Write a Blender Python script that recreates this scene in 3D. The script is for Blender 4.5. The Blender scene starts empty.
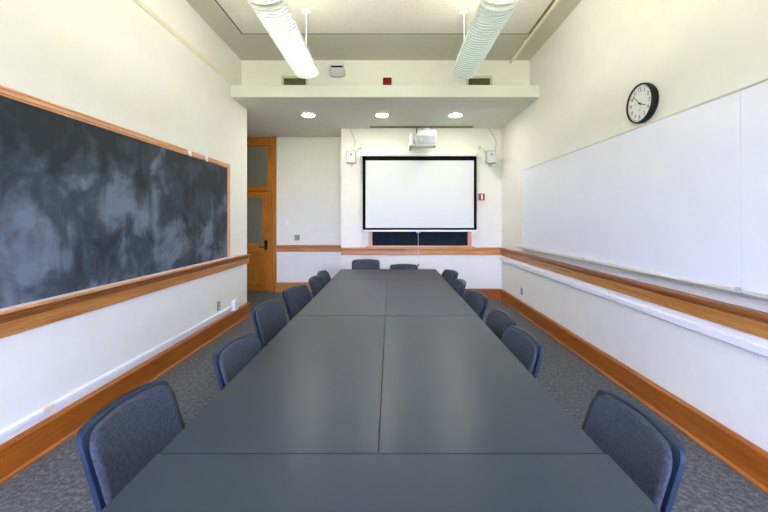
import bpy, bmesh, math, random
from mathutils import Vector, Matrix
random.seed(4)
SC = bpy.context.scene
COL = SC.collection
PI = math.pi

# ------------------------------------------------------------------ materials
def lin(r, g, b):
    f = lambda c: (c/255/12.92) if c/255 <= .04045 else ((c/255+.055)/1.055)**2.4
    return (f(r), f(g), f(b), 1)

def base_mat(name):
    m = bpy.data.materials.new(name); m.use_nodes = True
    nt = m.node_tree; b = nt.nodes['Principled BSDF']
    return m, nt, b

def coords(nt, scale, rot=(0, 0, 0)):
    tc = nt.nodes.new('ShaderNodeTexCoord'); mp = nt.nodes.new('ShaderNodeMapping')
    mp.inputs['Scale'].default_value = scale; mp.inputs['Rotation'].default_value = rot
    nt.links.new(tc.outputs['Object'], mp.inputs['Vector'])
    return mp.outputs['Vector']

def noise(nt, vec, scale, detail=4, rough=.55, dist=0):
    n = nt.nodes.new('ShaderNodeTexNoise'); n.inputs['Scale'].default_value = scale
    n.inputs['Detail'].default_value = detail; n.inputs['Roughness'].default_value = rough
    n.inputs['Distortion'].default_value = dist
    nt.links.new(vec, n.inputs['Vector']); return n.outputs['Fac']

def ramp(nt, fac, stops):
    r = nt.nodes.new('ShaderNodeValToRGB'); e = r.color_ramp.elements
    while len(e) < len(stops): e.new(.5)
    for el, (p, c) in zip(e, stops): el.position = p; el.color = c
    nt.links.new(fac, r.inputs['Fac']); return r.outputs['Color']

def bump(nt, b, fac, strength, dist=.01):
    bp = nt.nodes.new('ShaderNodeBump'); bp.inputs['Strength'].default_value = strength
    bp.inputs['Distance'].default_value = dist
    nt.links.new(fac, bp.inputs['Height']); nt.links.new(bp.outputs['Normal'], b.inputs['Normal'])

def plain(name, c, rough=.5, metal=0, nscale=40, var=.06, bmp=0, spec=.5, coat=0):
    m, nt, b = base_mat(name)
    v = coords(nt, (1, 1, 1)); n = noise(nt, v, nscale)
    c0 = tuple(x*(1-var) for x in c[:3])+(1,); c1 = tuple(min(1, x*(1+var)) for x in c[:3])+(1,)
    nt.links.new(ramp(nt, n, [(.3, c0), (.7, c1)]), b.inputs['Base Color'])
    b.inputs['Roughness'].default_value = rough; b.inputs['Metallic'].default_value = metal
    b.inputs['Specular IOR Level'].default_value = spec; b.inputs['Coat Weight'].default_value = coat
    if bmp: bump(nt, b, n, bmp)
    return m

def wood(name, dark, light, axis, rough=.35):
    m, nt, b = base_mat(name)
    s = [26, 26, 26]; s[axis] = 1.3
    v = coords(nt, tuple(s)); n = noise(nt, v, 1.6, 6, .6, .5)
    s2 = [160, 160, 160]; s2[axis] = 4
    n2 = noise(nt, coords(nt, tuple(s2)), 1, 2, .5)
    mx = nt.nodes.new('ShaderNodeMath'); mx.operation = 'MULTIPLY_ADD'
    nt.links.new(n2, mx.inputs[0]); mx.inputs[1].default_value = .35; nt.links.new(n, mx.inputs[2])
    nt.links.new(ramp(nt, mx.outputs[0], [(.42, dark), (.85, light)]), b.inputs['Base Color'])
    b.inputs['Roughness'].default_value = rough
    bump(nt, b, n2, .08, .002)
    return m

def emis(name, c, s):
    m, nt, b = base_mat(name)
    b.inputs['Base Color'].default_value = (.8, .8, .8, 1)
    b.inputs['Emission Color'].default_value = c; b.inputs['Emission Strength'].default_value = s
    return m

M = {}
M['wall'] = plain('wall_paint', lin(233, 232, 224), .75, nscale=6, var=.015, bmp=.02)
M['ceil'] = plain('ceiling_plaster', lin(196, 195, 180), .8, nscale=8, var=.02)
M['acoustic'] = plain('ceiling_acoustic', lin(220, 216, 204), .9, nscale=55, var=.08, bmp=.25)
M['edge_shade'] = plain('ceiling_edge_shade', lin(96, 94, 82), .9)  # dark colour standing in for shade at the ceiling panel edge
M['soffit'] = plain('soffit_paint', lin(217, 218, 207), .8, nscale=8, var=.015)
WD, WL = lin(158, 102, 46), lin(198, 140, 76)
M['wood_y'] = wood('oak_along_y', WD, WL, 1)
M['cap_y'] = wood('oak_dark_cap_y', lin(118, 66, 22), lin(158, 98, 44), 1)
M['wood_x'] = wood('oak_along_x', WD, WL, 0)
M['wood_x2'] = wood('oak_along_x_pale', lin(170, 108, 48), lin(216, 158, 92), 0)
M['wood_z'] = wood('oak_along_z', lin(150, 84, 14), lin(196, 128, 36), 2)
M['dwood_x'] = wood('oak_door_rail', lin(150, 84, 14), lin(196, 128, 36), 0)
BD, BL = lin(132, 68, 8), lin(168, 96, 24)
M['base_y'] = wood('oak_base_y', BD, BL, 1)
M['base_x'] = wood('oak_base_x', BD, BL, 0)
PD, PL = lin(186, 120, 76), lin(228, 174, 128)
M['pink_y'] = wood('oak_board_frame_y', PD, PL, 1)
M['pink_z'] = wood('oak_board_frame_z', PD, PL, 2)
M['table'] = plain('table_laminate', lin(44, 54, 64), .34, nscale=300, var=.05, spec=.43)
M['tedge'] = plain('table_edge', lin(38, 42, 46), .5)
M['dark'] = plain('dark_metal', lin(32, 33, 36), .4, metal=.3)
M['chrome'] = plain('brushed_steel', lin(150, 152, 155), .3, metal=.9)
M['steel'] = plain('steel_plate', lin(126, 122, 112), .4, metal=.5)
M['shell'] = plain('chair_shell_plastic', lin(19, 38, 58), .45, nscale=200, var=.05, spec=.5)
M['white_plastic'] = plain('white_plastic', lin(232, 234, 238), .4, var=.02)
M['cream_plastic'] = plain('cream_plastic', lin(224, 216, 190), .45, var=.02)
M['grey_plastic'] = plain('grey_plastic', lin(170, 174, 176), .45, var=.03)
M['lgrey_plastic'] = plain('light_grey_plastic', lin(200, 203, 204), .45, var=.03)
M['mgrey_plastic'] = plain('mid_grey_plastic', lin(140, 147, 152), .5, var=.03)
M['black'] = plain('black_plastic', lin(11, 11, 13), .5, spec=.3)
M['red'] = plain('red_enamel', lin(165, 14, 18), .4)
M['dred'] = plain('dark_red_enamel', lin(112, 8, 12), .5, spec=.2)
M['blackcloth'] = plain('black_screen_border', lin(12, 12, 14), .8, spec=.1)
M['white_metal'] = plain('white_enamel', lin(236, 238, 236), .4, var=.02)
M['fin'] = plain('louver_white', lin(232, 234, 226), .35, var=.02)
M['alu'] = plain('aluminium', lin(196, 198, 192), .35, metal=.6)
M['screenfab'] = plain('screen_fabric', lin(218, 220, 222), .85, var=.01)
M['wboard'] = plain('whiteboard_enamel', lin(234, 236, 246), .22, nscale=3, var=.012)
M['vent'] = plain('vent_grille', lin(92, 88, 66), .6, nscale=30, var=.25)
M['ventframe'] = plain('vent_frame', lin(205, 202, 172), .6)
M['slot'] = plain('slot_diffuser', lin(140, 140, 112), .6)
M['cable'] = plain('cable', lin(165, 165, 150), .6)
M['face'] = plain('clock_face', lin(228, 230, 228), .5, var=.01)
M['lamp'] = emis('tube_lamp', (1, .98, .90, 1), 3.4)
M['lampdim'] = emis('tube_lamp_dim', (.92, 1, .97, 1), .9)
M['added_uplamp'] = emis('added_uplight_lamp', (1, .98, .84, 1), 27)  # added lamp, unseen from below, brightens ceiling and room
m, nt, b = base_mat('prismatic_lens')
tr_ = nt.nodes.new('ShaderNodeBsdfTransparent'); tl_ = nt.nodes.new('ShaderNodeBsdfTranslucent'); mx1 = nt.nodes.new('ShaderNodeMixShader'); mx2 = nt.nodes.new('ShaderNodeMixShader')
nl = noise(nt, coords(nt, (1, 1, 1)), 60)
nt.links.new(ramp(nt, nl, [(.3, lin(214, 222, 214)), (.7, lin(224, 230, 222))]), b.inputs['Base Color'])
tl_.inputs['Color'].default_value = lin(215, 225, 222); b.inputs['Roughness'].default_value = .4
mx1.inputs[0].default_value = .5; mx2.inputs[0].default_value = .45
nt.links.new(b.outputs[0], mx1.inputs[1]); nt.links.new(tl_.outputs[0], mx1.inputs[2])
nt.links.new(mx1.outputs[0], mx2.inputs[1]); nt.links.new(tr_.outputs[0], mx2.inputs[2])
nt.links.new(mx2.outputs[0], nt.nodes['Material Output'].inputs['Surface']); M['lens'] = m
M['lampoff'] = plain('tube_lamp_off', lin(225, 232, 232), .4)
M['down'] = emis('downlight_lens', (1, .97, .86, 1), 95)
M['hall'] = plain('hall_paint', lin(150, 150, 130), .9)
M['rubber'] = plain('rubber', lin(20, 20, 20), .8)

# carpet
m, nt, b = base_mat('carpet')
v = coords(nt, (1, 1, 1)); n1 = noise(nt, v, 130, 3, .7); n2 = noise(nt, v, 34, 4, .7)
mx = nt.nodes.new('ShaderNodeMath'); mx.operation = 'MULTIPLY_ADD'; mx.inputs[1].default_value = .6
nt.links.new(n1, mx.inputs[0]); nt.links.new(n2, mx.inputs[2])
nt.links.new(ramp(nt, mx.outputs[0], [(.55, lin(68, 69, 68)), (.8, lin(95, 97, 97)), (1.0, lin(126, 128, 128))]), b.inputs['Base Color'])
b.inputs['Roughness'].default_value = .95; b.inputs['Specular IOR Level'].default_value = .1
bump(nt, b, n1, .5, .01); M['carpet'] = m
# chair fabric
m, nt, b = base_mat('chair_fabric')
v = coords(nt, (1, 1, 1)); n1 = noise(nt, v, 420, 2, .7); n2 = noise(nt, v, 90, 2)
mx = nt.nodes.new('ShaderNodeMath'); mx.operation = 'MULTIPLY_ADD'; mx.inputs[1].default_value = .5
nt.links.new(n1, mx.inputs[0]); nt.links.new(n2, mx.inputs[2])
nt.links.new(ramp(nt, mx.outputs[0], [(.45, lin(44, 48, 55)), (1.0, lin(68, 75, 86))]), b.inputs['Base Color'])
b.inputs['Roughness'].default_value = .9; b.inputs['Specular IOR Level'].default_value = .2
b.inputs['Sheen Weight'].default_value = .04; b.inputs['Sheen Roughness'].default_value = .4
bump(nt, b, n1, .3, .003); M['fabric'] = m
# chalkboard slate with chalk smears
def chalk_mat(name, lo, mid, hi, amount):
    m, nt, b = base_mat(name)
    big = noise(nt, coords(nt, (1, 1.2, 1.1)), 1.9, 3, .55, .6)
    mid_n = noise(nt, coords(nt, (1, 2.2, 1.6), (.5, 0, 0)), 2.1, 6, .62, 1.2)
    strk = noise(nt, coords(nt, (1, 9, 1.6), (.35, 0, 0)), 1.4, 5, .6, .4)
    a = nt.nodes.new('ShaderNodeMath'); a.operation = 'MULTIPLY_ADD'; a.inputs[1].default_value = .45
    nt.links.new(mid_n, a.inputs[0]); nt.links.new(big, a.inputs[2])
    c = nt.nodes.new('ShaderNodeMath'); c.operation = 'MULTIPLY_ADD'; c.inputs[1].default_value = .16
    nt.links.new(strk, c.inputs[0]); nt.links.new(a.outputs[0], c.inputs[2])
    # less chalk towards the top and bottom of the slate, where nobody wipes
    tc = nt.nodes.new('ShaderNodeTexCoord'); sp = nt.nodes.new('ShaderNodeSeparateXYZ')
    nt.links.new(tc.outputs['Object'], sp.inputs[0])
    mr = nt.nodes.new('ShaderNodeMapRange'); nt.links.new(sp.outputs['Z'], mr.inputs['Value'])
    mr.inputs['From Min'].default_value = .62; mr.inputs['From Max'].default_value = 1.2
    mr.inputs['To Min'].default_value = 0; mr.inputs['To Max'].default_value = -.17
    d = nt.nodes.new('ShaderNodeMath'); d.operation = 'ADD'
    nt.links.new(c.outputs[0], d.inputs[0]); nt.links.new(mr.outputs[0], d.inputs[1])
    col = ramp(nt, d.outputs[0], [(.64-amount, lo), (.79-amount, mid), (.98-amount, hi)])
    nt.links.new(col, b.inputs['Base Color']); b.inputs['Roughness'].default_value = .6
    b.inputs['Specular IOR Level'].default_value = .3
    return m
M['slate'] = chalk_mat('chalkboard_slate', lin(35, 42, 48), lin(58, 69, 82), lin(106, 118, 134), .01)
M['slate2'] = plain('small_chalkboard_slate', lin(16, 32, 44), .7, nscale=5, var=.25, spec=.15)
M['dust'] = plain('chalk_dust', lin(226, 214, 206), .9, nscale=25, var=.12)
# frosted glass
m, nt, b = base_mat('frosted_glass')
n = noise(nt, coords(nt, (1, 1, 1)), 70, 3)
nt.links.new(ramp(nt, n, [(.3, lin(136, 136, 120)), (.7, lin(152, 154, 138))]), b.inputs['Base Color'])
b.inputs['Roughness'].default_value = .3; b.inputs['Transmission Weight'].default_value = .35
bump(nt, b, n, .15, .004); M['frost'] = m
# thin clear window glass
m = bpy.data.materials.new('window_glass'); m.use_nodes = True; nt = m.node_tree
nt.nodes.remove(nt.nodes['Principled BSDF'])
t = nt.nodes.new('ShaderNodeBsdfTransparent'); g = nt.nodes.new('ShaderNodeBsdfGlossy'); g.inputs['Roughness'].default_value = .02
mix = nt.nodes.new('ShaderNodeMixShader'); mix.inputs[0].default_value = .06
nt.links.new(t.outputs[0], mix.inputs[1]); nt.links.new(g.outputs[0], mix.inputs[2])
nt.links.new(mix.outputs[0], nt.nodes['Material Output'].inputs['Surface']); M['glass'] = m

# ------------------------------------------------------------------ mesh helpers
class MB:
    def __init__(s): s.bm = bmesh.new()
    def box(s, x0, x1, y0, y1, z0, z1, bev=0, seg=2):
        r = bmesh.ops.create_cube(s.bm, size=1)
        for v in r['verts']:
            v.co = Vector(((x0+x1)/2+v.co.x*(x1-x0), (y0+y1)/2+v.co.y*(y1-y0), (z0+z1)/2+v.co.z*(z1-z0)))
        if bev:
            es = list({e for v in r['verts'] for e in v.link_edges})
            bmesh.ops.bevel(s.bm, geom=es, offset=bev, segments=seg, profile=.5, affect='EDGES')
        return s
    def poly_prism(s, pts, axis, a0, a1):
        """closed 2D outline swept along an axis; pts are the two other coordinates in x,y,z order"""
        def P(p, a):
            if axis == 0: return (a, p[0], p[1])
            if axis == 1: return (p[0], a, p[1])
            return (p[0], p[1], a)
        A = [s.bm.verts.new(P(p, a0)) for p in pts]; B = [s.bm.verts.new(P(p, a1)) for p in pts]
        n = len(pts)
        for i in range(n): s.bm.faces.new((A[i], A[(i+1) % n], B[(i+1) % n], B[i]))
        s.bm.faces.new(A[::-1]); s.bm.faces.new(B)
        return s
    def tube(s, pts, r, n=10, cap=True):
        pts = [Vector(p) for p in pts]; rings = []; up = None
        for i, p in enumerate(pts):
            d = ((pts[min(i+1, len(pts)-1)]-pts[max(i-1, 0)])).normalized()
            if up is None:
                up = d.orthogonal().normalized()
            up = (up-d*up.dot(d)).normalized(); w = d.cross(up)
            rr = r[i] if isinstance(r, (list, tuple)) else r
            rings.append([s.bm.verts.new(p+(up*math.cos(2*PI*k/n)+w*math.sin(2*PI*k/n))*rr) for k in range(n)])
        for a, b in zip(rings, rings[1:]):
            for k in range(n): s.bm.faces.new((a[k], a[(k+1) % n], b[(k+1) % n], b[k]))
        if cap: s.bm.faces.new(rings[0][::-1]); s.bm.faces.new(rings[-1])
        return s
    def lathe(s, prof, n=32, axis='z', at=(0, 0, 0)):
        at = Vector(at); rings = []
        for r, z in prof:
            ring = []
            for k in range(n):
                c, q = math.cos(2*PI*k/n)*r, math.sin(2*PI*k/n)*r
                ring.append(s.bm.verts.new(at+Vector((c, q, z) if axis == 'z' else (c, z, q))))
            rings.append(ring)
        for a, b in zip(rings, rings[1:]):
            for k in range(n): s.bm.faces.new((a[k], a[(k+1) % n], b[(k+1) % n], b[k]))
        s.bm.faces.new(rings[0][::-1]); s.bm.faces.new(rings[-1])
        return s
    def build(s, name, mat, parent=None, smooth=False, kind=None, label=None):
        bmesh.ops.recalc_face_normals(s.bm, faces=s.bm.faces)
        me = bpy.data.meshes.new(name); s.bm.to_mesh(me); s.bm.free()
        if smooth:
            for p in me.polygons: p.use_smooth = True
            if smooth != 'all': me.set_sharp_from_angle(angle=math.radians(40))
        me.materials.append(mat)
        o = bpy.data.objects.new(name, me); COL.objects.link(o); o.parent = parent
        if kind: o['kind'] = kind
        if label: o['label'] = label
        return o

def tag(o, label, cat, group=None):
    o['label'] = label; o['category'] = cat
    if group: o['group'] = group
    return o
def thing(name, label, cat, loc=(0, 0, 0), rz=0, group=None, mat=None):
    o = bpy.data.objects.new(name, None); COL.objects.link(o); o.empty_display_size = .1
    if mat is not None: o.matrix_world = Matrix.Translation(loc) @ mat.to_4x4()
    else: o.location = loc; o.rotation_euler = (0, 0, rz)
    return tag(o, label, cat, group)
def struct(name, mb, mat, parent=None, **k):
    o = mb.build(name, mat, parent, **k)
    if parent is None: o['kind'] = 'structure'
    return o
def copy_tree(o, parent=None):
    c = o.copy(); COL.objects.link(c)
    if parent: c.parent = parent
    for ch in list(o.children): copy_tree(ch, c)
    return c
cols = lambda a, b, c: Matrix((a, b, c)).transposed()
ON_RIGHT = cols((0, -1, 0), (0, 0, 1), (-1, 0, 0))    # local x right, y up, z out of the wall
ON_LEFT = cols((0, 1, 0), (0, 0, 1), (1, 0, 0))
ON_BACK = cols((1, 0, 0), (0, 0, 1), (0, -1, 0))

# ------------------------------------------------------------------ camera
F, CX, CY, EYE = 365., 390., 220., 1.537
cam = bpy.data.cameras.new('camera'); co = bpy.data.objects.new('camera', cam); COL.objects.link(co)
co.location = (0, 0, EYE); co.rotation_euler = (PI/2, 0, 0)
cam.sensor_width = 36; cam.lens = F/768*36
cam.shift_x = (384-CX)/768; cam.shift_y = -(256-CY)/768; cam.clip_start = .05
SC.camera = co

# ------------------------------------------------------------------ room
XL, XR, YR = -2.30, 2.16, -2.3
YU, YS, YD = 5.65, 7.07, 7.79          # upper wall, screen wall, door wall
YLE = 5.87                             # end of the left wall
ZC, ZS, ZL = 4.01, 3.312, 3.487        # ceiling, soffit underside, ledge top
struct('floor', MB().box(-4.2, 2.5, -2.6, 9.6, -.1, 0), M['carpet'])
struct('ceiling', MB().box(-2.5, 2.4, -2.6, YU+.2, ZC, ZC+.15), M['ceil'])
struct('wall_left', MB().box(XL-.15, XL, YR, YLE, 0, ZC+.1), M['wall'])
struct('wall_right', MB().box(XR, XR+.15, YR, 7.95, 0, ZC+.1), M['wall'])
struct('wall_upper', MB().box(XL, XR, YU, YU+.15, ZL-.02, ZC+.05), M['wall'])
struct('wall_screen', MB().box(-.949, XR+.05, YS, YD+.15, 0, ZS+.02), M['wall'])
struct('wall_back', MB().box(-2.44, -.93, YD, YD+.15, 0, ZS+.02).box(-4.2, -3.68, YD, YD+.15, 0, ZS+.02), M['wall'])
struct('wall_recess', MB().box(-4.2, -4.05, YLE-.15, 9.6, 0, ZS+.02).box(-4.2, XL-.15, YLE-.15, YLE, 0, ZS+.02), M['wall'])
struct('wall_hall', MB().box(-4.05, -.8, 9.4, 9.6, 0, 3.5).box(-.9, -.8, YD+.15, 9.4, 0, 3.5).box(-4.05, -.8, YD+.15, 9.6, 3.34, 3.5), M['hall'])
# soffit: deep ledge in front, slab behind
struct('ceiling_soffit', MB().box(-4.2, XR, YU, YD+.15, ZS, ZS+.16).box(XL, XR, 5.27, YU+.02, ZS, ZL, .004), M['soffit'])
# ceiling field; dark strip round it paints the shadow line at its edge
struct('ceiling_shade_line', MB().box(-1.965, 1.845, -2.2, 4.84, ZC-.010, ZC), M['edge_shade'])
struct('ceiling_panel', MB().box(-1.94, 1.82, -2.2, 4.81, ZC-.016, ZC-.008), M['acoustic'])
struct('trim_2', MB().box(.862, .870, 4.84, YU, ZC-.004, ZC), M['cream_plastic'])
# rear wall with three tall windows (behind the camera)
WIN = [(-1.95, -.75), (-.63, .57), (.69, 1.89)]; WZ0, WZ1 = .55, 2.75
rw = MB().box(XL-.15, XR+.15, YR-.2, YR, 0, WZ0).box(XL-.15, XR+.15, YR-.2, YR, WZ1, ZC+.1)
xs = [XL-.15]+[x for w in WIN for x in w]+[XR+.15]
for i in range(0, len(xs), 2): rw.box(xs[i], xs[i+1], YR-.2, YR, WZ0, WZ1)
struct('wall_rear', rw, M['wall'])
for i, (a, c) in enumerate(WIN):
    w = bpy.data.objects.new('window_%d' % (i+1), None); COL.objects.link(w); w['kind'] = 'structure'
    w.location = ((a+c)/2, YR-.1, WZ0); hw = (c-a)/2; h = WZ1-WZ0
    fr = MB()
    for (p, q, r, s_) in ((-hw, -hw+.06, 0, h), (hw-.06, hw, 0, h), (-hw, hw, 0, .06), (-hw, hw, h-.06, h), (-hw, hw, h/2-.025, h/2+.025)):
        fr.box(p, q, -.03, .03, r, s_, .004)
    fr.build('window_frame', M['wood_z'], w)
    MB().box(-hw+.05, hw-.05, -.004, .004, .05, h-.05).build('window_pane', M['glass'], w)
    MB().box(-hw-.05, hw+.05, .1, .2, -.03, .0, .005).build('window_sill', M['wood_x'], w)
    pl = bpy.data.lights.new('window_portal', 'AREA'); pl.shape = 'RECTANGLE'; pl.size = c-a; pl.size_y = WZ1-WZ0
    pl.cycles.is_portal = True
    po = bpy.data.objects.new('window_portal', pl); COL.objects.link(po)
    po.location = ((a+c)/2, YR-.15, (WZ0+WZ1)/2); po.rotation_euler = (PI/2, 0, PI)

# --- mouldings: profile (distance from wall, height)
RAIL = [(0, .86), (.018, .86), (.022, .866), (.022, .902), (.018, .905), (.018, .909), (.026, .912), (.026, .950), (.034, .957),
        (.048, .966), (.055, .978), (.055, .996), (.048, 1.006), (0, 1.007)]
BASE = [(0, 0), (.046, 0), (.046, .012), (.036, .022), (.032, .026), (.032, .178), (.036, .186), (.034, .196), (.022, .205), (.012, .21), (0, .21)]
def mould(name, prof, side, at, a0, a1, mat):
    if side == 'left': pts = [(at+d, z) for d, z in prof]; mb = MB().poly_prism(pts, 1, a0, a1)
    elif side == 'right': pts = [(at-d, z) for d, z in prof]; mb = MB().poly_prism(pts, 1, a0, a1)
    else: pts = [(at-d, z) for d, z in prof]; mb = MB().poly_prism(pts, 0, a0, a1)
    return struct(name, mb, mat)
FACE, CAP = RAIL[:8]+[(0, .950)], [(0, .950), (.026, .950)]+RAIL[8:]
low = lambda p, dz: [(d, z+dz) for d, z in p]
mould('trim_3', low(FACE, -.018), 'left', XL, YR, YLE+.03, M['wood_y'])
mould('trim_9', low(CAP, -.018), 'left', XL, YR, YLE+.04, M['cap_y'])
mould('trim_4', FACE, 'right', XR, YR, YS, M['wood_y'])
mould('ceiling_shade_line0', CAP, 'right', XR, YR, YS, M['cap_y'])
mould('trim_5', RAIL, 'back', YS, -.949, .285, M['wood_x'])
mould('trim_6', RAIL, 'back', YS, .285, XR-.02, M['wood_x2'])
mould('trim_7', RAIL, 'back', YD, -2.418, -.949, M['wood_x'])
mould('baseboard_left', BASE, 'left', XL, YR, YLE+.03, M['base_y'])
mould('baseboard_right', BASE, 'right', XR, YR, YS, M['base_y'])
mould('baseboard_screen', BASE, 'back', YS, -.949, XR-.03, M['base_x'])
mould('baseboard_back', BASE, 'back', YD, -2.418, -.949, M['wood_x'])
# picture rail high on the left wall
mould('trim_8', [(0, 3.50), (.012, 3.50), (.022, 3.515), (.028, 3.53), (.022, 3.54), (0, 3.545)], 'left', XL, YR, 5.27, M['cream_plastic'])
# conduit along the ceiling
o = MB().tube([(1.86, -2.2, ZC-.045), (1.86, YU-.0, ZC-.045)], .018, 12)
for y in (-1, 1, 3, 5): o.box(1.835, 1.885, y-.012, y+.012, ZC-.06, ZC-.008)
tag(o.build('ceiling_conduit', M['cream_plastic'], smooth=True), 'slim pale conduit pipe running along the ceiling edge above the whiteboard wall', 'conduit')

# --- door with transom, on the door wall
d = bpy.data.objects.new('door_1', None); COL.objects.link(d); d['kind'] = 'structure'; d.location = (-3.06, YD, 0)
ox = -3.06
DR, DL = -2.588-ox, -3.532-ox
cs = MB()
for sgn, e in ((1, DR), (-1, DL)):
    a, c2 = e, e+sgn*.17
    cs.box(min(a, c2), max(a, c2), -.028, 0.1, 0, ZS-.17, .004)
    cs.box(min(a+sgn*.05, a+sgn*.12), max(a+sgn*.05, a+sgn*.12), -.036, -.02, .2, ZS-.17, .004)
    cs.box(min(a+sgn*.125, c2), max(a+sgn*.125, c2), -.044, -.02, 0, ZS-.17, .005)
cs.box(DL-.17, DR+.17, -.028, .1, ZS-.17, ZS-.002, .004); cs.box(DL-.17, DR+.17, -.044, -.02, ZS-.045, ZS-.002, .005)
cs.build('door_casing', M['wood_z'], d)
MB().box(DL, DR, -.02, .1, 2.156, 2.245, .005).box(DL, DR, -.035, -.01, 2.225, 2.245, .004).build('transom_bar', M['dwood_x'], d)
tr = MB()
tr.box(DL, DL+.05, .0, .05, 2.245, ZS-.17).box(DR-.035, DR, .0, .05, 2.245, ZS-.17).box(DL, DR, .0, .05, ZS-.215, ZS-.17).box(DL, DR, .0, .05, 2.245, 2.275)
tr.build('transom_sash', M['wood_z'], d)
MB().box(DL+.04, DR-.03, .02, .028, 2.26, ZS-.2).build('transom_pane', M['frost'], d)
lf = MB().box(DL+.003, DL+.143, .005, .05, .008, 2.15, .004).box(DR-.143, DR-.003, .005, .05, .008, 2.15, .004)
lf.build('door_stile', M['wood_z'], d)
lr = MB().box(DL+.143, DR-.143, .005, .05, 2.006, 2.15, .004).box(DL+.143, DR-.143, .005, .05, .858, 1.031, .004).box(DL+.143, DR-.143, .005, .05, .008, .207, .004)
lr.build('door_rail', M['dwood_x'], d)
MB().box(DL+.143, DR-.143, .02, .04, .2, .865).build('door_panel', M['wood_z'], d)
MB().box(DL+.143, DR-.143, .022, .03, 1.025, 2.01).build('door_pane', M['frost'], d)
px = DR-.06
lk = MB().box(px-.035, px+.035, -.008, .006, .90, 1.105, .006).build('lock_plate', M['black'], d)
MB().lathe([(.03, 0), (.032, .012), (.02, .018), (.001, .018)], 20, 'y', (px, -.026, 1.14)).build('lock_cylinder', M['chrome'], d, smooth=True)
MB().tube([(px, 0, .965), (px, -.05, .965), (px-.03, -.058, .965), (px-.13, -.055, .96)], .011, 10).build('door_lever', M['black'], d, smooth=True)

# ------------------------------------------------------------------ chalkboard (left wall)
cb = thing('chalkboard', 'long smeared slate chalkboard in a wooden frame on the left wall', 'chalkboard', (XL, 1.7, .986))
y0, y1, zb, zt = -1.6-1.7, 5.185-1.7, .018, 1.342
MB().box(0.002, .02, y0+.05, y1-.06, zb, zt-.05).build('slate', M['slate'], cb)
top = MB().poly_prism([(0, zt-.062), (.026, zt-.062), (.026, zt-.05), (.034, zt-.046), (.034, zt-.03), (.024, zt-.022), (.03, zt-.012), (.02, zt), (0, zt)], 1, y0, y1)
top.build('top_rail', M['pink_y'], cb)
for a in (y0, y1-.07):
    MB().box(0, .03, a, a+.07, zb, zt-.062, .004).box(.0, .036, a+.045, a+.06, zb, zt-.062, .004).build('side_rail', M['pink_z'], cb)
MB().poly_prism([(0, .010), (.086, .010), (.095, .014), (.095, .028), (.09, .032), (.08, .026), (.02, .026), (0, .026)], 1, y0, 5.50-1.7).build('chalk_tray', M['pink_y'], cb)
MB().box(.021, .088, y0, y1, .0262, .0325).build('chalk_dust_layer', M['dust'], cb, label='white chalk dust lying in the tray')
for (x, y) in ((188.7, 153.6), (205.6, 159.4)):
    yy = 2.27*F/(390-x)-1.7
    MB().box(.03, .05, yy-.022, yy+.022, zt-.05, zt-.008, .004).box(.04, .056, yy-.014, yy+.014, zt-.07, zt-.03, .003).build('map_clip', M['white_metal'], cb)
MB().box(.0, .05, y1-.02, y1+.025, zt-.05, zt+.012, .006).build('rail_end_stop', M['white_metal'], cb)

# ------------------------------------------------------------------ whiteboard (right wall)
wb = thing('whiteboard', 'long white markerboard of joined panels on the right wall', 'whiteboard', (XR, 2.2, 1.1))
S = [5.895, 4.047, 2.229, .40, -1.42]; zt = 1.24
for a, c2 in zip(S, S[1:]):
    MB().box(-.022, -.003, c2+.0015-2.2, a-.0015-2.2, .012, zt-.012).build('board_panel', M['wboard'], wb)
MB().box(-.026, 0, S[-1]-2.2, S[0]-2.2, zt-.014, zt, .002).box(-.026, 0, S[0]-2.2-.0, S[0]-2.2+.014, 0.0, zt, .002).box(-.026, 0, S[-1]-2.2-.014, S[-1]-2.2, 0, zt, .002).build('board_frame', M['alu'], wb)
MB().poly_prism([(0, 0), (-.022, .014), (-.03, .002), (-.07, -.002), (-.075, .006), (-.08, .004), (-.08, -.014), (0, -.018)], 1, S[-1]-2.2, S[0]-2.2+.10).build('marker_tray', M['alu'], wb)
for s_ in S[1:4]:
    MB().box(-.035, -.015, s_-2.2-.025, s_-2.2+.025, -.004, .022, .003).build('tray_joint', M['grey_plastic'], wb)

# ------------------------------------------------------------------ raceways and outlets
rc = thing('cable_raceway', 'long white wall raceway directly under the right wooden rail', 'raceway', (XR, 2.4, .76))
MB().poly_prism([(0, 0), (-.03, 0), (-.038, .006), (-.038, .05), (-.03, .066), (0, .085)], 1, -4.6, 4.66).build('raceway_cover', M['white_plastic'], rc)
MB().poly_prism([(0, -.006), (-.012, -.006), (-.012, 0.002), (0, 0.002)], 1, -4.6, 4.66).build('raceway_base', M['grey_plastic'], rc)  # base of the raceway, below its cover
rc = thing('cable_raceway', 'low white raceway with end box above the left baseboard', 'raceway', (XL, 3, .26))
for a, c2, dd in ((-5.2, 2.40-3, .026), (2.475-3, 5.33-3, .022)):
    MB().poly_prism([(0, 0), (dd, 0), (dd, .026), (dd-.006, .036), (0, .036)], 1, a, c2).build('raceway_cover', M['white_plastic'], rc)
MB().box(0, .024, 2.405-3, 2.475-3, .0, .038, .003).build('raceway_coupling', M['cream_plastic'], rc, label='cream coupling between raceway lengths')
MB().box(0, .004, -5.2, 5.33-3, -.004, 0.0).build('raceway_base', M['grey_plastic'], rc)  # thin base strip of the raceway along the wall
MB().box(0, .05, 5.29-3, 5.43-3, -.045, .10, .006).build('end_box', M['white_plastic'], rc)

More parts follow.
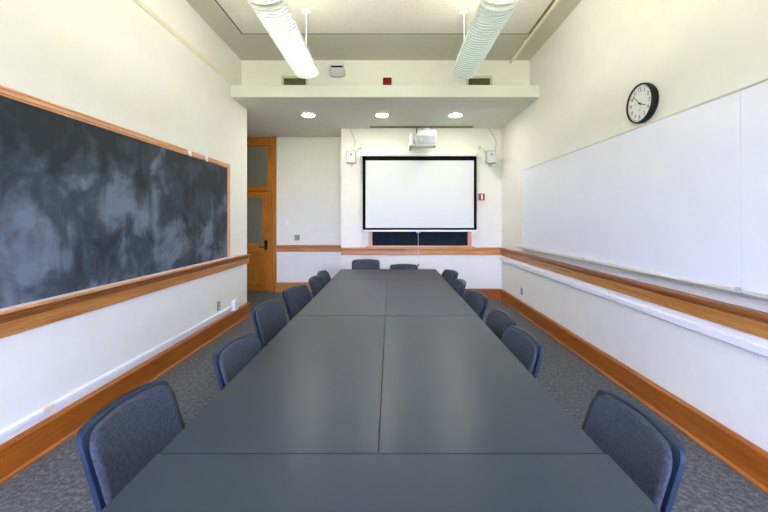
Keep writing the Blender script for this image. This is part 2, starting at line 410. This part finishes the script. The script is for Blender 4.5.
def outlet(loc, rot, label):
    t = thing('power_outlet', label, 'outlet', loc, mat=rot)
    MB().box(-.037, .037, -.058, .058, 0, .006, .002).build('cover_plate', M['steel'], t)
    for s_ in (-1, 1):
        so = MB().box(-.017, .017, s_*.024-.015, s_*.024+.015, .004, .008, .003).build('socket', M['cream_plastic'], t)
        MB().box(-.008, -.005, s_*.024-.004, s_*.024+.007, .0075, .0088).box(.005, .008, s_*.024-.004, s_*.024+.007, .0075, .0088).build('slot', M['black'], so)
outlet((XL, 4.895, .384), ON_LEFT, 'steel outlet plate on the left wall near its end')
outlet((XR, 5.99, .366), ON_RIGHT, 'steel outlet plate on the right wall near the far corner')

# light switch and steel control plate on the door wall
k = YD/F
t = thing('light_switch', 'small white switch plate beside the wooden door', 'switch', ((286-CX)*k, YD, EYE-3*k), mat=ON_BACK)
MB().box(-.04, .04, -.07, .07, 0, .007, .003).build('switch_plate', M['white_plastic'], t)
MB().box(-.018, .018, -.034, .034, .005, .012, .003).build('rocker', M['white_metal'], t)
t = thing('control_plate', 'square steel control plate above the rail beside the door', 'wall plate', ((297.2-CX)*k, YD, EYE-17.5*k), mat=ON_BACK)
MB().box(-.058, .058, -.062, .062, 0, .008, .003).build('flat_plate', M['grey_plastic'], t)  # cover plate that carries the buttons
for sx in (-1, 1):
    for sy in (-1, 1):
        MB().box(sx*.024-.015, sx*.024+.015, sy*.024-.015, sy*.024+.015, .006, .012, .003).build('button', M['steel'], t)
MB().box(-.03, .03, -.095, -.078, 0, .003).build('tag', M['cream_plastic'], t)

# ------------------------------------------------------------------ clock (right wall)
ck = thing('wall_clock', 'round black rimmed wall clock above the whiteboard', 'clock', (XR, 3.085, 2.522), mat=ON_RIGHT)
R = .166
MB().lathe([(.10, 0), (R-.012, 0), (R-.004, .012), (R, .03), (R, .052), (R-.004, .06), (R-.013, .062), (R-.016, .054), (R-.016, .046), (.05, .046)], 64).build('case', M['black'], ck, smooth=True)
MB().lathe([(.001, .044), (R-.015, .044), (R-.015, .049), (.001, .049)], 64).build('dial', M['face'], ck)
for n in range(1, 13):
    cu = bpy.data.curves.new('numeral', 'FONT'); cu.body = str(n); cu.size = .045; cu.align_x = 'CENTER'; cu.align_y = 'CENTER'; cu.extrude = .0006
    to = bpy.data.objects.new('numeral_source', cu); me = bpy.data.meshes.new_from_object(to)
    bpy.data.objects.remove(to); me.materials.clear(); me.materials.append(M['dark'])
    o = bpy.data.objects.new('numeral', me); COL.objects.link(o); o.parent = ck
    a = PI/2-n*PI/6; o.location = (.113*math.cos(a), .113*math.sin(a)+.0, .0498)
tk = MB()
for n in range(60):
    a = n*PI/30; r0, r1 = (.137, .146); wd = .0016 if n % 5 else .003
    cx_, cy_ = math.cos(a), math.sin(a)
    q = [(r0*cx_-wd*cy_, r0*cy_+wd*cx_), (r0*cx_+wd*cy_, r0*cy_-wd*cx_), (r1*cx_+wd*cy_, r1*cy_-wd*cx_), (r1*cx_-wd*cy_, r1*cy_+wd*cx_)]
    tk.poly_prism(q, 2, .0488, .0496)
tk.build('minute_track', M['dark'], ck)
def hand(name, ang, l, w, tail, z, mat):
    c, s_ = math.cos(ang), math.sin(ang); P = lambda u, v: (u*c-v*s_, u*s_+v*c)
    MB().poly_prism([P(-tail, -w), P(l, -w*.6), P(l, w*.6), P(-tail, w)], 2, z, z+.0012).build(name, mat, ck)
clk = lambda h: PI/2-h*PI/6
hand('hour_hand', clk(3.88), .085, .0045, .02, .0505, M['black'])
hand('minute_hand', clk(10.6), .115, .0035, .025, .0525, M['black'])
hand('second_hand', clk(9.05), .085, .0012, .03, .0545, M['red'])
MB().lathe([(.008, .049), (.008, .056), (.001, .056)], 16).build('hub', M['black'], ck)
MB().box(-.022, .022, -.052, -.047, .0488, .0496).box(-.014, .014, -.060, -.056, .0488, .0496).build('dial_mark', M['grey_plastic'], ck)

# ------------------------------------------------------------------ screen wall
k = 6.98/F
X = lambda px, kk=k: (px-CX)*kk
Z = lambda py, kk=k: EYE+(CY-py)*kk
sc = thing('projection_screen', 'pulled down white projection screen with black border on the far wall', 'projection screen', (X(419.5), 6.98, Z(154.5)))
rx = lambda px: X(px)-X(419.5); rz = lambda py: Z(py)-Z(154.5)
MB().box(rx(361.5), rx(477), -.05, .06, rz(156.3), rz(153), .01).build('housing', M['white_metal'], sc)
for a in (-.9, .9): MB().box(a-.03, a+.03, .05, .09, -.03, .03, .004).build('wall_bracket', M['white_metal'], sc)
bd = MB()
for q in ((362.6, 365.6, 156.3, 229.9), (473.8, 476.6, 156.3, 229.9), (362.6, 476.6, 156.3, 160.5), (362.6, 476.6, 227.9, 229.9)):
    bd.box(rx(q[0]), rx(q[1]), -.004, .004, rz(q[3]), rz(q[2]))
bd.build('black_border', M['blackcloth'], sc)
MB().box(rx(365.6), rx(473.8), -.002, .002, rz(227.9), rz(160.5)).build('screen_fabric', M['screenfab'], sc)
MB().box(rx(362.3), rx(476.9), -.016, .016, rz(231.6), rz(229.9), .006).build('bottom_bar', M['white_metal'], sc)
cd = MB().tube([(-.025, -.01, rz(231.6)), (-.025, -.012, rz(264.5))], .0035, 6).build('pull_cord', M['lgrey_plastic'], sc)
MB().box(-.06, .01, -.022, -.002, rz(233), rz(231.4), .005).build('cord_hook', M['chrome'], cd)
MB().lathe([(.004, .02), (.014, .01), (.016, -.005), (.010, -.02), (.002, -.022)], 12, 'z', (-.025, -.012, rz(265))).build('cord_handle', M['dark'], cd, smooth=True)
# small chalkboard behind the screen
k2 = YS/F
sb = thing('chalkboard', 'small dark chalkboard showing below the projection screen', 'chalkboard', (X(420, k2), YS, 1.007))
hw1, hw2 = 51.2*k2, 47.6*k2
MB().box(-hw2, hw2, -.012, -.002, .03, 1.25).build('slate', M['slate2'], sb)
for s_ in (-1, 1):
    MB().box(min(s_*hw1, s_*hw2), max(s_*hw1, s_*hw2), -.03, 0, 0.0, 1.3, .004).build('side_rail', M['pink_z'], sb)
MB().box(-hw1, hw1, -.03, 0, 1.24, 1.30, .004).build('top_rail', M['wood_x2'], sb)
MB().box(-hw1-.06, hw1+.06, -.065, 0, 0, .022, .004).box(-hw2, hw2, -.02, 0, .02, .035).build('chalk_tray', M['wood_x2'], sb)
MB().box(-hw2, hw2, -.05, -.022, .022, .024).build('chalk_dust_layer', M['dust'], sb)

# wall speakers
def speaker(px, pm, label, cab):
    ks = 6.86/F
    t = thing('wall_speaker', label, 'speaker', (X(px, ks), 6.86, Z(157.2, ks)), group='grey speakers flanking the projection screen')
    MB().box(-.084, .084, -.07, .07, -.117, .117, .010).build('cabinet', M['grey_plastic'], t)
    MB().box(-.078, .078, -.074, -.066, -.108, .108, .006).build('grille', M['lgrey_plastic'], t)
    MB().lathe([(.014, -.078), (.014, -.07), (.002, -.07)], 16, 'y', (0, 0, .04)).build('badge', M['black'], t)
    MB().poly_prism([(-.04, -.117), (.04, -.117), (.018, -.17), (-.018, -.17)], 1, -.02, .05).build('lower_bracket', M['lgrey_plastic'], t)
    dx = X(pm, YS/F)-X(px, ks); dz = Z(148, YS/F)-Z(157.2, ks)
    br = MB().tube([(.06 if dx > 0 else -.06, .06, .05), (dx*.6, .12, dz*.8), (dx, .2, dz)], .010, 8)
    br.box(dx-.025, dx+.025, .198, .21, dz-.035, dz+.035, .004)
    br.build('wall_bracket', M['lgrey_plastic'], t, smooth=True)
    pts = []
    for (cx_, cy_) in cab: pts.append((X(cx_, YS/F)-X(px, ks), .2, Z(cy_, YS/F)-Z(157.2, ks)))
    pts.append((pts[-1][0]*.6, .05, .11))
    MB().tube(pts, .005, 6).build('speaker_cable', M['cable'], t, smooth=True)
speaker(351.4, 361, 'pale grey wall speaker left of the projection screen', [(350.2, 128.4), (351.2, 132), (353.4, 136.5), (355, 141), (355, 145), (354.0, 149.5)])
speaker(490.6, 479.4, 'pale grey wall speaker right of the projection screen', [(489, 128.2), (490.6, 131.5), (493.6, 136), (495.8, 140.5), (496, 145), (495.2, 149.5)])

# projector on a wall arm above the screen
kp = 6.62/F
pj = thing('projector', 'white projector on a wall arm above the projection screen', 'projector', (X(425.6, kp), 6.62, Z(139.5, kp)))
zf = lambda py: Z(py, kp)-Z(139.5, kp); xf = lambda px: X(px, kp)-X(425.6, kp)
hwp = (436.1-415.2)/2*kp
prof = [(-hwp, zf(144)), (-hwp+.02, zf(145.6)), (hwp-.035, zf(145.6)), (hwp-.005, zf(143)), (hwp, zf(136)), (hwp-.012, zf(133)), (hwp-.04, zf(132)), (-hwp+.06, zf(132)), (-hwp+.02, zf(134.5)), (-hwp, zf(138))]
mb = MB().poly_prism(prof, 1, -.13, .15)
bmesh.ops.bevel(mb.bm, geom=[e for e in mb.bm.edges if abs(e.verts[0].co.y-e.verts[1].co.y) < .01], offset=.012, segments=2, affect='EDGES')
mb.build('body', M['lgrey_plastic'], pj, smooth=True)
MB().box(-hwp+.015, hwp-.03, -.134, -.12, zf(145.2), zf(137), .004).build('front_panel', M['mgrey_plastic'], pj)
MB().lathe([(.028, -.145), (.03, -.125), (.02, -.125)], 20, 'y', (-.09, 0, zf(141))).build('lens', M['grey_plastic'], pj, smooth=True)
MB().box(xf(409.4), xf(435.4), -.13, .10, zf(147), zf(146), .004).build('base_plate', M['lgrey_plastic'], pj)
MB().box(xf(409.8), xf(412.2), -.05, .40, zf(146.8), zf(134), .004).build('side_bracket', M['white_plastic'], pj)
MB().box(-.02, .05, .1, .44, zf(131.8), zf(130.2), .004).lathe([(.085, zf(130.6)), (.09, zf(129.4)), (.07, zf(128.2)), (.03, zf(128))], 24, 'z', (.02, .03, 0)).lathe([(.05, zf(132.2)), (.05, zf(130.4))], 20, 'z', (.02, .03, 0)).build('mount_arm', M['lgrey_plastic'], pj, smooth=True)
MB().box(-.06, .10, .43, .45, zf(134), zf(126), .004).build('wall_plate', M['white_metal'], pj)
MB().tube([(xf(418.4), .40, ZS-Z(139.5, kp)), (xf(418), .38, zf(130)), (xf(418.4), .15, zf(134))], .010, 8).build('projector_cable', M['black'], pj, smooth=True)

# fire alarm pull station
k2 = YS/F
t = thing('alarm_pull_station', 'small red fire alarm pull station right of the screen', 'fire alarm', (X(481.3, k2), YS, Z(197, k2)), mat=ON_BACK)
MB().box(-.055, .06, -.065, .065, 0, .035, .005).build('housing', M['red'], t)
MB().box(-.012, .018, -.05, .05, .03, .045, .004).build('pull_handle', M['white_metal'], t)
MB().box(-.075, -.056, -.06, .06, 0, .02, .003).build('flat_plate', M['grey_plastic'], t)  # grey side plate left of the red housing

# slot diffuser in the soffit next to the screen wall
t = thing('slot_diffuser', 'long thin slot diffuser in the soffit above the screen', 'vent', (X(421.6, 6.94/F), 6.94, ZS))
MB().box(-.98, .98, -.05, .05, -.012, 0, .002).build('diffuser_frame', M['slot'], t)
MB().box(-.96, .96, -.03, -.01, -.014, -.008).box(-.96, .96, .01, .03, -.014, -.008).build('diffuser_slot', M['vent'], t)

# downlights
for px, lab in ((308.5, 'lit round downlight in the soffit nearest the wooden door'), (382, 'lit round downlight at the middle of the soffit'), (455.5, 'lit round downlight in the soffit nearest the whiteboard wall')):
    y = F*(ZS-EYE)/(CY-115); t = thing('downlight', lab, 'light', ((px-CX)*y/F, y, ZS), group='downlights in the soffit')
    MB().lathe([(.10, -.008), (.118, -.006), (.12, 0), (.098, 0)], 32).build('trim_ring', M['white_metal'], t, smooth=True)
    MB().lathe([(.001, -.010), (.098, -.010), (.098, -.004), (.001, -.004)], 32).build('lens', M['down'], t)

# ------------------------------------------------------------------ upper wall
k3 = YU/F
for a, c2, lab in ((281.4, 308.4, 'dark grille air vent on the upper wall behind the left pendant light'), (465.8, 492.2, 'dark grille air vent on the upper wall behind the right pendant light')):
    t = thing('air_vent', lab, 'vent', (X((a+c2)/2, k3), YU, Z(82, k3)), mat=ON_BACK, group='air vents above the ledge')
    w = (c2-a)/2*k3; fr = MB()
    fr.box(-w, w, .055, .092, 0, .014, .002).box(-w, w, -.13, -.1, 0, .014, .002).box(-w, -w+.038, -.13, .092, 0, .014, .002).box(w-.038, w, -.13, .092, 0, .014, .002)
    fr.build('vent_frame', M['ventframe'], t)
    gr = MB().box(-w+.03, w-.03, -.11, .06, 0, .003)
    for i in range(12): gr.box(-w+.03, w-.03, -.105+i*.0135, -.101+i*.0135, .003, .012)
    gr.build('grille', M['vent'], t)
t = thing('alarm_sounder', 'dark red square alarm sounder on the upper wall above the ledge', 'fire alarm', (X(387.2, k3), YU, Z(82, k3)), mat=ON_BACK)
MB().box(-.066, .066, -.07, .056, .004, .04, .006).build('housing', M['dred'], t)
MB().box(-.06, .06, -.064, .05, 0, .005).build('flat_plate', M['dred'], t)  # thin plate added behind the housing
MB().lathe([(.04, .04), (.04, .044), (.032, .044), (.032, .041)], 24).build('sound_ring', M['dred'], t)
t = thing('occupancy_sensor', 'pale grey rounded sensor unit on the upper wall between the vents', 'sensor', (X(337.4, k3), YU, Z(72, k3)), mat=ON_BACK)
MB().box(-.105, .105, .065, .105, 0, .10, .008).build('mount', M['white_plastic'], t)
MB().box(-.085, .085, .04, .07, .0, .08, .003).build('slot', M['black'], t)
mb = MB().poly_prism([(-.115, .045), (-.125, .0), (-.115, -.06), (-.06, -.092), (.06, -.092), (.12, -.06), (.125, 0), (.11, .045)], 2, 0, .10)
bmesh.ops.bevel(mb.bm, geom=[e for e in mb.bm.edges if min(e.verts[0].co.z, e.verts[1].co.z) > .05], offset=.025, segments=3, affect='EDGES')
mb.build('housing', M['lgrey_plastic'], t, smooth=True)

# ------------------------------------------------------------------ pendant lights
def pendant(xc, ya, yb, lit, label, rods):
    zc = EYE+1.737; L = yb-ya
    t = thing('pendant_light', label, 'light', (xc, ya, zc), group='tubular pendant lights under the ceiling')
    HW, D = .148, .058
    arc = [(HW*math.sin(a), -D*(math.cos(a)-math.cos(1.25))/(1-math.cos(1.25))) for a in [(-1+2*i/16)*1.25 for i in range(17)]]
    sc_ = HW/arc[-1][0]; arc = [(x*sc_, z) for x, z in arc]
    fins = MB(); n = int(L/.046)
    top = [(x*.93, z*.90+.004) for x, z in arc][::-1]
    for i in range(n+1):
        y = .012+i*(L-.024)/n
        fins.poly_prism(arc+top, 1, y-.004, y+.004)
    fins.build('louver', M['fin'], t)
    ln = MB(); la = [(x*.95, z*.93) for x, z in arc]; lb = [(x*.94, z*.91) for x, z in arc]
    ln.poly_prism(la+lb[::-1], 1, .006, L-.006)
    ln.build('lens', M['lens'], t)
    hs = MB()
    prof = [(-HW, -.004), (-HW, .02), (-.115, .07), (-.06, .10), (.06, .10), (.115, .07), (HW, .02), (HW, -.004)]
    inner = [(HW-.006, -.004), (HW-.006, .018), (.11, .063), (.057, .092), (-.057, .092), (-.11, .063), (-HW+.006, .018), (-HW+.006, -.004)]
    for (p, q, r, s_) in [(prof[i], prof[i+1], inner[len(inner)-2-i], inner[len(inner)-1-i]) for i in range(len(prof)-1)]:
        hs.poly_prism([p, q, r, s_], 1, 0, L)
    hs.build('housing', M['white_metal'], t)
    capo = prof+[(x, z) for x, z in arc[::-1]]
    for y in (0, L): MB().poly_prism(capo, 1, y-.004, y+.004).build('end_cap', M['fin'], t)
    for sx in (-1, 1):
        MB().tube([(sx*.062, .03, .035), (sx*.062, L-.03, .035)], .014, 12).build('lamp_tube', M['lamp'] if lit else M['lampdim'], t, smooth=True)
    MB().tube([(0, .05, .125), (0, L-.05, .125)], .014, 12).build('added_uplight_tube', M['added_uplamp'], t, smooth=True)  # added on top of the housing to throw light on the ceiling
    for sy in (.05, L-.05): MB().box(-.02, .02, sy-.012, sy+.012, .098, .145).build('added_uplight_socket', M['white_metal'], t)
    for y in rods:
        zt = ZC-.016-zc
        rd = MB().tube([(0, y-ya, .095), (0, y-ya, zt)], .007, 8).build('hanger_rod', M['white_metal'], t, smooth=True)
        MB().lathe([(.062, zt), (.062, zt-.012), (.045, zt-.026), (.012, zt-.03)], 24, 'z', (0, y-ya, 0)).build('ceiling_canopy', M['white_metal'], rd, smooth=True)
pendant(-.985, 2.93, 4.34, True, 'bright lit pendant light nearest the far wall in the left row', (4.29,))
pendant(.872, 2.93, 4.36, False, 'dim ribbed pendant light nearest the far wall in the right row', (4.29,))
pendant(-.985, 1.5, 2.86, True, 'left row pendant light cut off by the top of the photo', (2.8,))
pendant(.872, 1.5, 2.86, True, 'right row pendant light cut off by the top of the photo', (2.8,))

# ------------------------------------------------------------------ tables
def table(x0, x1, y0, y1, along, label):
    cx_, cy_ = (x0+x1)/2, (y0+y1)/2
    t = thing('conference_table', label, 'table', (cx_, cy_, 0), group='grey tables pushed together')
    hx, hy = (x1-x0)/2-.0028, (y1-y0)/2-.0028
    MB().box(-hx, hx, -hy, hy, .730, .737).build('tabletop', M['table'], t)
    MB().box(-hx-.0022, hx+.0022, -hy-.0022, hy+.0022, .700, .730).build('edge_core', M['tedge'], t)
    for s_ in (-1, 1):
        mb = MB()
        if along == 'y':
            yy = s_*(hy-.27)
            mb.box(-.03, .03, yy-.03, yy+.03, .04, .70, .004).box(-.09, .09, yy-.03, yy+.03, .012, .045, .008).box(-.2, .2, yy-.025, yy+.025, .675, .70, .003)
            fe = [(-.075, yy), (.075, yy)]
        else:
            xx = s_*(hx-.42)
            mb.box(xx-.03, xx+.03, -.03, .03, .04, .70, .004).box(xx-.03, xx+.03, -.2, .2, .012, .045, .008).box(xx-.025, xx+.025, -.2, .2, .675, .70, .003)
            fe = [(xx, -.18), (xx, .18)]
        lg = mb.build('leg', M['dark'], t)
        for (a, c2) in fe: MB().lathe([(.018, 0), (.02, .004), (.012, .016)], 16, 'z', (a, c2, 0)).build('glide', M['rubber'], lg)
TX0, TXM, TX1 = -.793, -.040, .741
J = [.49, 1.250, 3.062, 4.895, 5.935]
table(TX0-.004, TX1+.006, J[0], J[1], 'x', 'grey table standing crosswise at the near end of the row')
table(TX0, TXM, J[1], J[2], 'y', 'grey table on the left behind the near crosswise table')
table(TXM, TX1-.004, J[1], J[2], 'y', 'grey table on the right behind the near crosswise table')
table(TX0+.004, TXM, J[2], J[3], 'y', 'grey table on the left before the far crosswise table')
table(TXM, TX1, J[2], J[3], 'y', 'grey table on the right before the far crosswise table')
table(TX0-.002, TX1+.004, J[3], J[4], 'x', 'grey table standing crosswise at the far end under the screen')

# ------------------------------------------------------------------ chairs (sitter faces local +y; back top at y = -.30)
TILT = math.tan(math.radians(17))
def back_surface(hw, rc, zb, zt, yoff, arch, nu=16, nv=14):
    rows = []
    zs = [zb+(zt-rc-zb)*i/6 for i in range(6)]+[zt-rc+rc*math.sin(PI/2*i/(nv-6)) for i in range(nv-5)]
    for z in zs:
        w = hw
        if z > zt-rc: w = hw-rc+math.sqrt(max(0, rc*rc-(z-zt+rc)**2))
        if z < zb+.05: w = hw-.035*(1-(z-zb)/.05)**2
        row = []
        for i in range(nu+1):
            u = -1+2*i/nu; x = u*w
            y = -.195-(z-.44)*TILT+.038*(x/.23)**2+yoff
            row.append(Vector((x, y, z-arch*(x/.23)**2*max(0, (z-zb)/(zt-zb)))))
        rows.append(row)
    return rows
def slab(rows, thick, bulge=0, edge=0):
    mb = MB(); nv = len(rows); nu = len(rows[0])
    def lay(f):
        return [[mb.bm.verts.new(f(rows[j][i], i/(nu-1), j/(nv-1))) for i in range(nu)] for j in range(nv)]
    def front(p, u, v):
        e = min(u, 1-u, v, 1-v)*6; e = min(1, e); return p+Vector((0, thick*(.62+.38*math.sqrt(1-(1-e)**2))+bulge*math.sin(PI*u)*math.sin(PI*v), 0))
    fr = lay(front); bk = lay(lambda p, u, v: p)
    for G, fl in ((fr, 0), (bk, 1)):
        for j in range(nv-1):
            for i in range(nu-1): mb.bm.faces.new((G[j][i], G[j][i+1], G[j+1][i+1], G[j+1][i]))
    per = [(0, i) for i in range(nu)]+[(j, nu-1) for j in range(1, nv)]+[(nv-1, i) for i in range(nu-2, -1, -1)]+[(j, 0) for j in range(nv-2, 0, -1)]
    for a, c2 in zip(per, per[1:]+per[:1]):
        mb.bm.faces.new((fr[a[0]][a[1]], fr[c2[0]][c2[1]], bk[c2[0]][c2[1]], bk[a[0]][a[1]]))
    return mb
G_CH = 'blue grey chairs around the conference tables'
ch0 = thing('conference_chair', 'x', 'chair', group=G_CH)
sh = slab(back_surface(.240, .04, .45, .790, -.020, .012), .032).build('back_shell', M['shell'], ch0, smooth=True)
slab(back_surface(.230, .07, .475, .779, .012, .012), .020, .006).build('back_pad', M['fabric'], ch0, smooth='all')
def seat_outline(hx, y0, y1, r, n=6):
    P = []
    for (cx_, cy_, a0) in ((hx-r, y1-r, 0), (-hx+r, y1-r, PI/2), (-hx+r, y0+r, PI), (hx-r, y0+r, 1.5*PI)):
        for i in range(n+1):
            a = a0+PI/2*i/n; P.append((cx_+r*math.cos(a), cy_+r*math.sin(a)))
    return P
mb = MB().poly_prism(seat_outline(.225, -.215, .215, .07), 2, .425, .447)
bmesh.ops.bevel(mb.bm, geom=[e for e in mb.bm.edges if abs(e.verts[0].co.z-e.verts[1].co.z) < .001], offset=.006, segments=2, affect='EDGES')
mb.build('seat_shell', M['shell'], ch0, smooth=True)
mb = MB().poly_prism(seat_outline(.21, -.17, .205, .06), 2, .445, .478)
bmesh.ops.bevel(mb.bm, geom=[e for e in mb.bm.edges if abs(e.verts[0].co.z-e.verts[1].co.z) < .001 and e.verts[0].co.z > .46], offset=.015, segments=3, affect='EDGES')
mb.build('seat_pad', M['fabric'], ch0, smooth=True)
fm = MB()
for s_ in (-1, 1):
    fm.tube([(s_*.17, .16, .417), (s_*.17, -.17, .417), (s_*.165, -.215, .43), (s_*.16, -.228, .47), (s_*.15, -.247, .53)], .010, 10)
fm.tube([(-.17, .1, .414), (.17, .1, .414)], .009, 10).tube([(-.17, -.13, .414), (.17, -.13, .414)], .009, 10)
fm.build('under_frame', M['chrome'], ch0, smooth=True)
for sx in (-1, 1):
    for (ya, yb) in ((.15, .19), (-.16, -.22)):
        lg = MB().tube([(sx*.17, ya, .415), (sx*.178, ya+(yb-ya)*.15, .36), (sx*.20, yb, .012)], .011, 10).build('leg', M['chrome'], ch0, smooth=True)
        MB().lathe([(.014, 0), (.016, .004), (.015, .022), (.010, .026)], 12, 'z', (sx*.20, yb, 0)).build('foot_cap', M['rubber'], lg, smooth=True)
# back-top corners measured on the photograph: far corner, near corner (x, y on the floor plan)
SPOTS = [
    ('L', (-1.09, 1.73), (-1.105, 1.315), 1, 'blue grey chair at the left table side, nearest to the viewer'),
    ('L', (-.94, 2.46), (-.985, 2.07), 1, 'second blue grey chair from the near end, left table side'),
    ('L', (-1.08, 3.41), (-1.135, 3.06), 1.012, 'third blue grey chair from the near end, left table side'),
    ('L', (-1.0, 4.24), (-1.115, 3.87), 1, 'fourth blue grey chair from the near end, left table side'),
    ('L', (-.965, 4.96), (-1.005, 4.63), 1, 'fifth blue grey chair from the near end, left table side'),
    ('L', (-.975, 5.46), (-.995, 5.14), 1, 'last blue grey chair on the left table side, at the far end'),
    ('R', (.965, 1.63), (.968, 1.225), 1, 'blue grey chair at the right table side, nearest to the viewer'),
    ('R', (.87, 2.62), (.915, 2.20), 1, 'second blue grey chair from the near end, right table side'),
    ('R', (.895, 3.09), (.915, 2.72), 1, 'third blue grey chair from the near end, right table side'),
    ('R', (.855, 3.95), (.94, 3.57), 1, 'fourth blue grey chair from the near end, right table side'),
    ('R', (.87, 4.70), (.885, 4.34), 1, 'fifth blue grey chair from the near end, right table side'),
    ('R', (.86, 5.57), (.95, 5.22), 1, 'last blue grey chair on the right table side, at the far end'),
    ('E', (-.615, 6.28), (-.215, 6.28), 1.09, 'taller blue grey chair at the far table end, left of the pull cord'),
    ('E', (.036, 6.28), (.436, 6.28), .985, 'lower blue grey chair at the far table end under the pull cord'),
]
for i, (side, A, B, sz, lab) in enumerate(SPOTS):
    o = ch0 if i == 0 else copy_tree(ch0)
    o['label'] = lab
    c = ((A[0]+B[0])/2, (A[1]+B[1])/2); ex = Vector((B[0]-A[0], B[1]-A[1]))
    if side == 'L': d_ = Vector((-ex.y, ex.x))      # facing the table
    elif side == 'R': d_ = Vector((ex.y, -ex.x))
    else: d_ = Vector((0, -1))
    d_.normalize()
    rz_ = math.atan2(d_.y, d_.x)-PI/2
    o.location = (c[0]+d_.x*.275, c[1]+d_.y*.275, 0); o.rotation_euler = (0, 0, rz_); o.scale = (1, 1, sz)

# ------------------------------------------------------------------ light
w = bpy.data.worlds.new('world'); SC.world = w; w.use_nodes = True
nt = w.node_tree; bg = nt.nodes['Background']
tc = nt.nodes.new('ShaderNodeTexCoord'); sp = nt.nodes.new('ShaderNodeSeparateXYZ'); nt.links.new(tc.outputs['Generated'], sp.inputs[0])
mr = nt.nodes.new('ShaderNodeMapRange'); nt.links.new(sp.outputs['Z'], mr.inputs['Value']); mr.inputs['From Min'].default_value = -1; mr.inputs['From Max'].default_value = 1
# open sky above the horizon; green ground light below, added to tint upper walls
GROUND_TINT = (.37, .40, .295, 1); SKY = (.70, .76, 1.28, 1)
nt.links.new(ramp(nt, mr.outputs[0], [(.47, GROUND_TINT), (.53, SKY)]), bg.inputs['Color']); bg.inputs['Strength'].default_value = 21
vs = SC.view_settings; vs.view_transform = 'Standard'; vs.look = 'None'; vs.gamma = 1; vs.use_curve_mapping = False
vs.exposure = 0.70
SC.cycles.max_bounces = 10; SC.cycles.diffuse_bounces = 6
